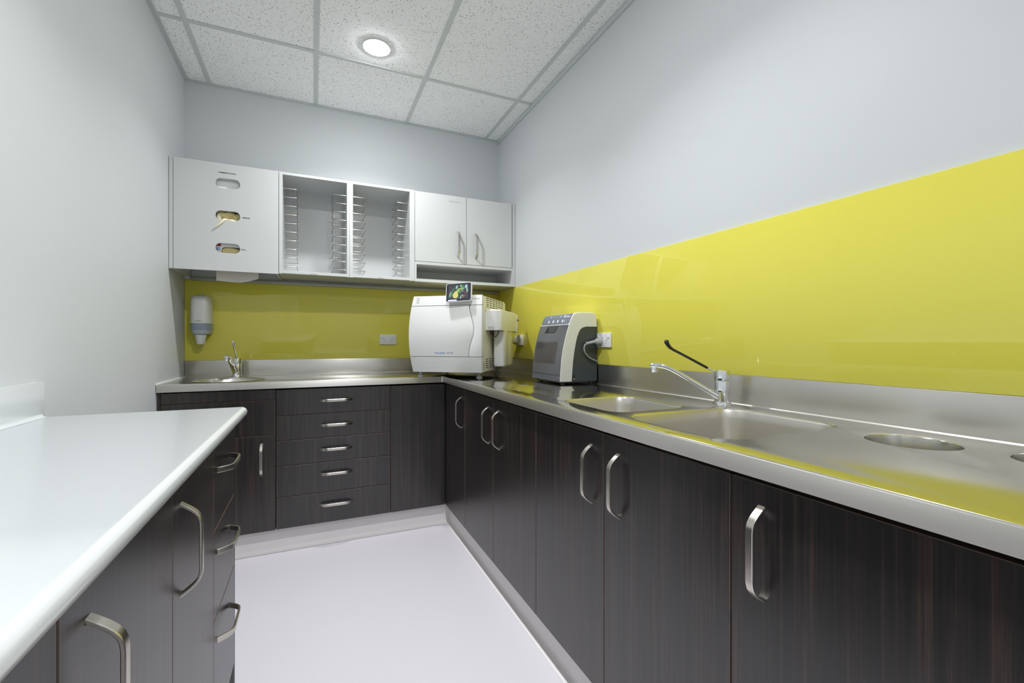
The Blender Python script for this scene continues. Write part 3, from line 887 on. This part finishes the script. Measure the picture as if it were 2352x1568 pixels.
def fpanel(name, fl, fr, za, zb, n, m, label=None):
    loops = []
    for k in range(n + 1):
        z = za + (zb - za) * k / n
        y = bulge(z); xl, xr = fl(z), fr(z)
        e = 0.004
        loops.append([(xl, 0.014, z), (xl, y + e, z), (xl + e * 0.4, y + e * 0.3, z), (xl + e, y, z), (xr - e, y, z), (xr - e * 0.4, y + e * 0.3, z), (xr, y + e, z), (xr, 0.014, z)])
    return obj(name, a_loft(new_bm(), loops), m, ST, ang=30, label=label)
LX = lambda z: -0.006 + side_in(z) * 1.4
RX_ = lambda z: Wd + 0.002 - side_in(z) * 0.8
zsT, zsB = 0.430, 0.129
def wave(z):
    u = (z - zsB) / (zsT - zsB)
    return 0.372 + 0.036 * math.exp(-((u - 0.52) / 0.30) ** 2)
fpanel('lower_panel', LX, RX_, z0, zsB - 0.0022, 6, M['plastic_w'])
dr = fpanel('door', LX, lambda z: wave(z) - 0.0018, zsB + 0.0005, zsT - 0.0015, 28, M['plastic_w'])
fpanel('door_surround', lambda z: wave(z) + 0.0016, RX_, zsB + 0.0005, zsT - 0.0015, 28, M['plastic_w'])
fpanel('top_panel', LX, RX_, zsT + 0.0016, z1, 6, M['plastic_w'])
bm = new_bm(); a_box(bm, 0.004, Wd - 0.006, -0.010, 0.020, zsB - 0.004, zsB + 0.002); a_box(bm, 0.006, Wd - 0.010, -0.006, 0.02, zsT - 0.003, zsT + 0.003)
a_prism(bm, [(wave(zsB + (zsT - zsB) * k / 20) - 0.004, zsB + (zsT - zsB) * k / 20) for k in range(21)] + [(wave(zsB + (zsT - zsB) * k / 20) + 0.004, zsB + (zsT - zsB) * k / 20) for k in range(20, -1, -1)], -0.012, 0.016, 'y')
obj('seam', bm, M['seam'], ST)
def on_front(x, z, tilt=True):
    dzz = 0.002
    sl = math.degrees(math.atan2(bulge(z + dzz) - bulge(z - dzz), 2 * dzz))
    return T((x, bulge(z) - 0.0006, z)) @ RX(90 - sl)
text('lettering', 'Vacuklav', 0.0165, M['ink_blue'], dr, on_front(0.196, 0.150), bold=0.0002, sx=1.15)
text('lettering', '40 B+', 0.0165, M['ink_violet'], dr, on_front(0.262, 0.150), bold=0.0002, sx=1.1)
text('lettering', 'Evolution', 0.011, M['ink_grey'], ST, on_front(0.417, 0.468), bold=0.0001)
bm = new_bm()
for k in range(6):                                             # small air slots at the top left of the front
    z = 0.446 + 0.0065 * k
    a_box(bm, 0.034, 0.054, bulge(z) - 0.0004, bulge(z) + 0.003, z, z + 0.002)
obj('front_vent', bm, M['ink_grey'], ST, kind='stuff')
bm = new_bm()                                                  # moulded outlines of the two hatches below
for xa, xb in ((0.070, 0.168), (0.330, 0.432)):
    z = 0.092
    a_box(bm, xa, xb, bulge(z) - 0.0004, bulge(z) + 0.003, z, z + 0.0008)
    for x in (xa, xb):
        a_prism(bm, [(bulge(0.040 + 0.052 * k / 5) - 0.0004, 0.040 + 0.052 * k / 5) for k in range(6)] + [(bulge(0.040 + 0.052 * k / 5) + 0.003, 0.040 + 0.052 * k / 5) for k in range(5, -1, -1)], x - 0.0004, x + 0.0004, 'x')
obj('hatch_outline', bm, M['plastic_g'], ST)
# vents in the right-hand side: each slot a thin dark recess
def slotgrid(ys_, zs_, w, h):
    bm = new_bm()
    for y in ys_:
        for z in zs_:
            a_box(bm, Wd - 0.004, Wd - 0.0016, y, y + w, z, z + h)
    return bm
obj('side_vent', slotgrid([0.066 + 0.062 * k for k in range(6)], [0.424 + 0.0125 * k for k in range(5)], 0.046, 0.0042), M['slot'], ST, kind='stuff')
obj('side_vent', slotgrid([0.052, 0.118, 0.184], [0.060 + 0.0125 * k for k in range(5)], 0.046, 0.0042), M['slot'], ST, kind='stuff')
bm = new_bm(); a_box(bm, Wd - 0.004, Wd - 0.0014, 0.012, 0.020, 0.048, 0.098); a_box(bm, Wd - 0.004, Wd - 0.0014, 0.096, 0.102, 0.042, 0.060); a_box(bm, Wd - 0.004, Wd - 0.0014, 0.046, 0.053, 0.394, 0.406)
obj('fixing_slot', bm, M['seam'], ST)
for fx, fy in ((0.030, 0.060), (Wd - 0.040, 0.045), (0.040, Dp - 0.05), (Wd - 0.04, Dp - 0.05)):
    bm = new_bm(); a_lathe(bm, [(0.018, 0.0), (0.018, 0.010), (0.012, 0.013), (0.007, 0.0135), (0.007, z0 + 0.004)], 20, (fx, fy)); obj('foot', bm, M['plastic_g'], ST)
# tilted screen unit on the top edge
SC = T((0.315, -0.030, 0.505)) @ RZ(2.0) @ RX(-14) @ RY(-3.0)
def scr(name, bm, m, parent, off=0.0, label=None):
    bmesh.ops.transform(bm, matrix=SC, verts=bm.verts[:])
    return obj(name, bm, m, parent, label=label)
def rr_prism(x0, x1, za, zb, r_, d0, d1):
    return a_prism(new_bm(), [(x, z) for x, z in rrect(x0, x1, za, zb, r_, 5)], d0, d1, 'y')
su = scr('screen_unit', rr_prism(-0.078, 0.078, -0.058, 0.056, 0.010, 0.0, 0.016), M['plastic_w'], ST)
bz = scr('bezel', rr_prism(-0.0745, 0.0745, -0.054, 0.0535, 0.008, -0.0012, 0.001), M['bezel'], su)
IM = Matrix.Identity(4)
def flat(poly, m, k):
    """flat printed/lit shape of the picture on the screen; poly in 0..1 screen units"""
    pts = [(-0.060 + 0.1205 * u, -0.042 + 0.086 * v) for u, v in poly]
    return pts, m, k
pic = []
E_ = lambda cx, cy, rx, ry, an=0, n=20: [(cx + rx * math.cos(2 * PI * k / n) * math.cos(an) - ry * math.sin(2 * PI * k / n) * math.sin(an), cy + rx * math.cos(2 * PI * k / n) * math.sin(an) + ry * math.sin(2 * PI * k / n) * math.cos(an)) for k in range(n)]
cols = {'dark': '#4A4750', 'leaf': '#4F8A52', 'pale': '#9CC7AE', 'bird': '#86BE72', 'yellow': '#D8D683', 'red': '#BE5F43', 'blue': '#8FB7C2', 'sky': '#9CC9D2', 'rose': '#9A5B55', 'glow': '#BECBFF'}
cm = {k: screen('screen_' + k, c) for k, c in cols.items()}
pic.append(([(0, 0), (1, 0), (1, 1), (0, 1)], 'dark'))
for cx, cy, rx, ry, an, c in ((0.16, 0.38, 0.035, 0.30, -0.25, 'leaf'), (0.07, 0.35, 0.03, 0.22, -0.2, 'pale'), (0.25, 0.72, 0.12, 0.03, 0.7, 'leaf'), (0.40, 0.85, 0.05, 0.13, -0.15, 'pale'),
                              (0.66, 0.88, 0.06, 0.17, 0.55, 'pale'), (0.72, 0.86, 0.06, 0.16, 0.5, 'leaf'), (0.93, 0.60, 0.04, 0.16, 0.05, 'pale'), (0.88, 0.85, 0.07, 0.14, 0.0, 'sky'),
                              (0.60, 0.69, 0.19, 0.075, 0.08, 'bird'), (0.55, 0.62, 0.12, 0.038, 0.0, 'red'), (0.68, 0.54, 0.08, 0.03, -0.1, 'blue'), (0.47, 0.55, 0.10, 0.10, 0.5, 'bird'), (0.57, 0.42, 0.07, 0.05, 0.4, 'leaf'),
                              (0.345, 0.26, 0.145, 0.21, 0.0, 'yellow'), (0.375, 0.44, 0.085, 0.12, 0.15, 'yellow'), (0.62, 0.10, 0.035, 0.12, -0.1, 'pale'), (0.72, 0.20, 0.03, 0.10, 0.8, 'pale'), (0.78, 0.16, 0.035, 0.14, -0.7, 'rose'), (0.88, 0.40, 0.04, 0.05, 0, 'rose'), (0.48, 0.07, 0.04, 0.04, 0, 'leaf')):
    pic.append((E_(cx, cy, rx, ry, an), c))
for k, (poly, c) in enumerate(pic):
    poly = [(min(max(u, 0.0), 1.0), min(max(v, 0.0), 1.0)) for u, v in poly]
    dd = []
    for q_ in poly:
        if not dd or (abs(q_[0] - dd[-1][0]) + abs(q_[1] - dd[-1][1])) > 1e-4:
            dd.append(q_)
    y = -0.0014 - 0.00004 * k
    bm = new_bm()
    bm.faces.new([bm.verts.new((-0.060 + 0.1205 * u, y, -0.042 + 0.086 * v)) for u, v in dd])
    o = scr('screen_picture', bm, cm[c], bz) if False else None
    if k == 0:
        pm = bpy.data.meshes.new('screen_picture'); allbm = new_bm(); mats = list(cm); [pm.materials.append(cm[c_]) for c_ in mats]
    for f in bm.faces:
        nf = allbm.faces.new([allbm.verts.new(SC @ v.co) for v in f.verts]); nf.material_index = mats.index(c)
    bm.free()
allbm.to_mesh(pm); allbm.free()
link('screen_picture', pm, None, bz)
bm = new_bm(); a_box(bm, -0.062, -0.010, -0.0022, 0.0, -0.0525, -0.0465)
scr('light_bar', bm, mat('blue_white_light', '#BECBFF', 0.3, emit=('#AEB9FF', 1.6)), bz)
# water treatment unit on the side
hx0 = Wd - 0.002
bm = new_bm()
prof = [(hx0, 0.055), (hx0 + 0.05, 0.057), (hx0 + 0.074, 0.063), (hx0 + 0.086, 0.076), (hx0 + 0.088, 0.10), (hx0 + 0.088, 0.435), (hx0, 0.435)]
a_loft(bm, [[(x, y, z) for x, y in prof] for z in (0.2845, 0.400)] + [[(hx0 + (x - hx0) * 0.94, y + (0.006 if y < 0.2 else -0.004), 0.407) for x, y in prof]])
wu = obj('water_unit', bm, M['plastic_w'], ST, ang=40)
bm = new_bm(); a_box(bm, hx0 + 0.004, hx0 + 0.096, 0.436, 0.474, 0.279, 0.397, 0.005); obj('end_block', bm, M['plastic_c'], wu)
text('lettering', 'MELAG', 0.015, M['ink'], wu, T((hx0 + 0.0965, 0.455, 0.360)) @ RZ(90) @ RX(90), bold=0.0004)
text('lettering', 'MELAdem 47', 0.0070, M['ink'], wu, T((hx0 + 0.032, 0.0555, 0.302)) @ RX(90))
text('lettering', 'Water supply', 0.0070, M['ink'], wu, T((hx0 + 0.032, 0.0555, 0.292)) @ RX(90))
bm = new_bm(); loops = []
for z, s in ((0.062, 0.82), (0.0635, 0.93), (0.068, 0.98), (0.076, 1.0), (0.284, 1.0)):
    loops.append([(hx0 + 0.052 + 0.037 * s * (1 if 1 else 1) * math.copysign(abs(math.cos(a)) ** 0.5, math.cos(a)), 0.195 + 0.055 * s * math.copysign(abs(math.sin(a)) ** 0.5, math.sin(a)), z) for a in [2 * PI * k / 28 for k in range(28)]])
a_loft(bm, loops); obj('cartridge', bm, M['plastic_w'], ST, ang=45)
bm = new_bm(); loops = []
for z, s in ((0.062, 0.82), (0.0635, 0.93), (0.068, 0.98), (0.076, 1.0), (0.284, 1.0)):
    loops.append([(hx0 + 0.049 + 0.034 * s * math.copysign(abs(math.cos(a)) ** 0.5, math.cos(a)), 0.325 + 0.068 * s * math.copysign(abs(math.sin(a)) ** 0.5, math.sin(a)), z) for a in [2 * PI * k / 28 for k in range(28)]])
a_loft(bm, loops); obj('cartridge', bm, M['plastic_c'], ST, ang=45)
bm = new_bm()
a_tube(bm, [(hx0 + 0.018 + 0.026 * (1 - math.cos(a)), 0.085, 0.2850 - 0.040 * math.sin(a)) for a in [PI * k / 16 for k in range(17)]], 0.0028, 8)
obj('hose_loop', bm, M['black'], ST, ang=60)

# ------------------------------------------------------------------ dark grey instrument-care machine
DV = thing('instrument_cleaner', 'dark grey and white bench machine with a smoky curved front, right of the steriliser', 'machine', (1.23, 2.07, ZT))
y0, y1 = 1.917, 2.222
fp = [(1.117, 0.966), (1.1205, 1.020), (1.126, 1.080), (1.134, 1.126), (1.144, 1.168), (1.156, 1.210), (1.171, 1.254), (1.180, 1.278), (1.188, 1.294), (1.197, 1.305), (1.210, 1.311), (1.245, 1.314), (1.305, 1.315), (1.322, 1.312), (1.331, 1.303), (1.335, 1.288), (1.336, 1.245), (1.335, 0.966)]
def fx(z):
    for (xa, za), (xb, zb) in zip(fp[:11], fp[1:11]):
        if za <= z <= zb:
            return xa + (xb - xa) * (z - za) / (zb - za)
    return fp[10][0]
bm = new_bm()
cxp, czp = 1.235, 1.12
loops = []
for y, k in ((y0, 0.986), (y0 + 0.002, 0.994), (y0 + 0.006, 1.0), (y1 - 0.006, 1.0), (y1 - 0.002, 0.994), (y1, 0.986)):
    loops.append([(cxp + (x - cxp) * k, y, czp + (z - czp) * k if z > 0.97 else z) for x, z in fp])
a_loft(bm, loops); obj('casing', bm, M['plastic_w'], DV, ang=30)
bm = new_bm(); a_box(bm, 1.132, 1.330, y0 + 0.012, y1 - 0.022, 0.957, 0.967); obj('base', bm, M['black'], DV)
for fx_, fy_ in ((1.150, y0 + 0.03), (1.315, y0 + 0.03), (1.150, y1 - 0.04), (1.315, y1 - 0.04)):
    bm = new_bm(); a_lathe(bm, [(0.011, ZT), (0.012, 0.9575)], 16, (fx_, fy_)); obj('foot', bm, M['black'], DV)
sp_ = [(1.184, 0.9665), (1.188, 1.020), (1.192, 1.066), (1.199, 1.112), (1.207, 1.153), (1.216, 1.188), (1.227, 1.215), (1.237, 1.229), (1.250, 1.238), (1.272, 1.2425), (1.3345, 1.243), (1.3335, 0.9665)]
bm = new_bm(); a_prism(bm, sp_, y0 - 0.0012, y0 + 0.01, 'y'); obj('side_panel', bm, M['dev_dark'], DV)
bm = new_bm(); a_prism(bm, [(x, z) for x, z in sp_], y1 - 0.01, y1 + 0.0012, 'y'); obj('side_panel', bm, M['dev_dark'], DV)
bm = new_bm(); a_box(bm, 1.188, 1.203, y0 - 0.0022, y0, 0.974, 0.997, 0.0008); sw = obj('power_switch', bm, M['black'], DV)
bm = new_bm(); a_lathe(bm, [(0.004, 0), (0.004, 0.002), (0.002, 0.0025)], 12); obj('button', bm, M['handle'], sw, T((1.196, y0 - 0.002, 0.979)) @ RX(90))
def skin(name, za, zb, ya, yb, m, lift=0.0015, n=10, r_=0.0, label=None, parent=None):
    """curved panel that follows the front of the casing"""
    bm = new_bm(); loops = []
    for k in range(n + 1):
        z = za + (zb - za) * k / n
        x = fx(z); e = 0.0
        if r_ > 0:
            dz = min(z - za, zb - z)
            if dz < r_:
                e = r_ - math.sqrt(max(r_ * r_ - (r_ - dz) ** 2, 0))
        loops.append([(x - lift, ya + e, z), (x - lift, yb - e, z), (x + 0.006, yb - e, z), (x + 0.006, ya + e, z)])
    a_loft(bm, loops)
    return obj(name, bm, m, parent or DV, ang=40, label=label)
cv = skin('front_cover', 0.968, 1.251, y0 + 0.004, y1 - 0.002, M['dev_cover'], 0.0022, 26)
bm = new_bm(); a_prism(bm, [(y0 + 0.03, 1.240), (y0 + 0.018, 1.22), (y0 + 0.010, 1.0), (y0 + 0.010, 0.999), (y0 + 0.0115, 0.999), (y0 + 0.0195, 1.2195), (y0 + 0.031, 1.2388)], 0, 0.002, 'x')
for v in bm.verts:
    v.co.x = fx(v.co.z) - 0.0028 + v.co.x
obj('cover_groove', bm, M['dev_dark'], cv)
skin('bottom_groove', 0.9965, 0.9985, y0 + 0.006, y1 - 0.004, M['slot'], 0.0026, 2, parent=cv)
skin('window', 1.054, 1.165, y0 + 0.060, y1 - 0.018, M['dev_win'], 0.0030, 14, 0.008, parent=cv)
bm = new_bm()
for c in range(4):
    yy = y0 + 0.080 + 0.060 * c
    for k in range(12):
        za = 1.060 + 0.0075 * k
        x = fx(za + 0.004) - 0.0036
        a_box(bm, x, x + 0.002, yy - 0.0008, yy + 0.0008, za, za + 0.0075)
obj('window_bars', bm, M['dev_panel'], cv)
bm = new_bm()
for c in range(4):
    yy = y0 + 0.080 + 0.060 * c
    for zz in (1.066, 1.102, 1.138):
        x = fx(zz) - 0.0040
        a_box(bm, x, x + 0.002, yy - 0.004, yy + 0.008, zz, zz + 0.0014)
obj('window_ticks', bm, M['slot'], cv)
bm = new_bm()
pl = [(y0 + 0.102, 1.246), (y0 + 0.212, 1.246), (y0 + 0.228, 1.211), (y0 + 0.118, 1.211)]
for lift_ in (0,):
    vs0 = [bm.verts.new((fx(z) - 0.0030, y, z)) for y, z in pl]; vs1 = [bm.verts.new((fx(z) + 0.002, y, z)) for y, z in pl]
    bm.faces.new(vs0); bm.faces.new(list(reversed(vs1)))
    for i in range(4):
        j = (i + 1) % 4
        bm.faces.new((vs0[i], vs1[i], vs1[j], vs0[j]))
gr = obj('grip_recess', bm, M['slot'], cv)
bm = new_bm()
pl = [(y0 + 0.106, 1.2445), (y0 + 0.200, 1.2445), (y0 + 0.190, 1.2135), (y0 + 0.120, 1.2135)]
vs0 = [bm.verts.new((fx(z) - 0.0036, y, z)) for y, z in pl]; vs1 = [bm.verts.new((fx(z) + 0.0, y, z)) for y, z in pl]
bm.faces.new(vs0); bm.faces.new(list(reversed(vs1)))
for i in range(4):
    j = (i + 1) % 4
    bm.faces.new((vs0[i], vs1[i], vs1[j], vs0[j]))
obj('grip_face', bm, M['dev_dark'], cv)
bm = new_bm(); a_lathe(bm, [(0.006, 0), (0.006, 0.002), (0.003, 0.003)], 16)
obj('lock_stud', bm, M['handle'], cv, T((1.1155, y0 + 0.012, 0.982)) @ RY(-90))
pn = skin('control_panel', 1.256, 1.3095, y0 + 0.005, y1 - 0.006, M['dev_panel'], 0.0016, 14, 0.010)
def pbox(name, y, z, dy, dz_, m, parent):
    bm = new_bm()
    pts = [(-dy, -dz_), (dy, -dz_), (dy, dz_), (-dy, dz_)]
    vs0 = [bm.verts.new((fx(z + b_) - 0.0026, y + a_ * 0.9, z + b_)) for a_, b_ in pts]
    vs1 = [bm.verts.new((fx(z + b_) + 0.001, y + a_ * 0.9, z + b_)) for a_, b_ in pts]
    bm.faces.new(vs0); bm.faces.new(list(reversed(vs1)))
    for i in range(4):
        j = (i + 1) % 4
        bm.faces.new((vs0[i], vs1[i], vs1[j], vs0[j]))
    return obj(name, bm, m, parent)
for yy in (2.137, 2.089, 2.041, 1.993):
    pbox('button', yy, 1.272, 0.0065, 0.0065, M['dev_pale'], pn)
pbox('button', 1.988, 1.2965, 0.0065, 0.0055, M['dev_pale'], pn)
for yy in (2.135, 2.028):
    pbox('indicator_light', yy, 1.2975, 0.0045, 0.0028, M['blue_led'], pn)
pbox('icon', 2.168, 1.2885, 0.003, 0.0045, M['ink_grey'], pn)
pbox('icon', 2.085, 1.299, 0.009, 0.0012, M['ink_grey'], pn)
pbox('icon', 2.082, 1.292, 0.014, 0.0010, M['ink_grey'], pn)
pbox('icon', 2.042, 1.296, 0.002, 0.0050, M['ink_grey'], pn)
pbox('icon', 1.972, 1.2700, 0.0035, 0.0028, M['dev_pale'], pn)
# maker's word on the panel, laid along the sloping panel
sl = math.degrees(math.atan2(fx(1.300) - fx(1.288), 0.012))
text('lettering', 'iCare', 0.0165, M['dev_pale'], pn, T((fx(1.2935) - 0.0030, 1.952, 1.2935)) @ RZ(-90) @ RX(90 - sl), shear=0.2, bold=0.0004)

GROUPS = {'power_outlet': 'double power outlets on the yellow splashbacks', 'ceiling_downlight': 'recessed ceiling downlights', 'mixer_tap': 'chrome mixer taps on the steel worktop',
          'glove_box': 'cartons behind the slots of the glove cabinet', 'wall_cabinet': 'white wall cabinets over the back worktop', 'glass_splashback': 'yellow glass splashbacks'}
for o in list(bpy.data.objects):
    if o.parent is None and 'category' in o:
        k = o.name.split('.')[0]
        if k in GROUPS:
            o['group'] = GROUPS[k]
        elif k == 'base_cabinet':
            o['group'] = 'dark wood cabinets under the white bench' if o.location.x < -0.46 and o.location.y < 2 else ('dark wood cabinets of the right run' if o.location.x > 1 else 'dark wood cabinets of the back run')

for o in bpy.data.objects:
    if '_world' in o:
        del o['_world']
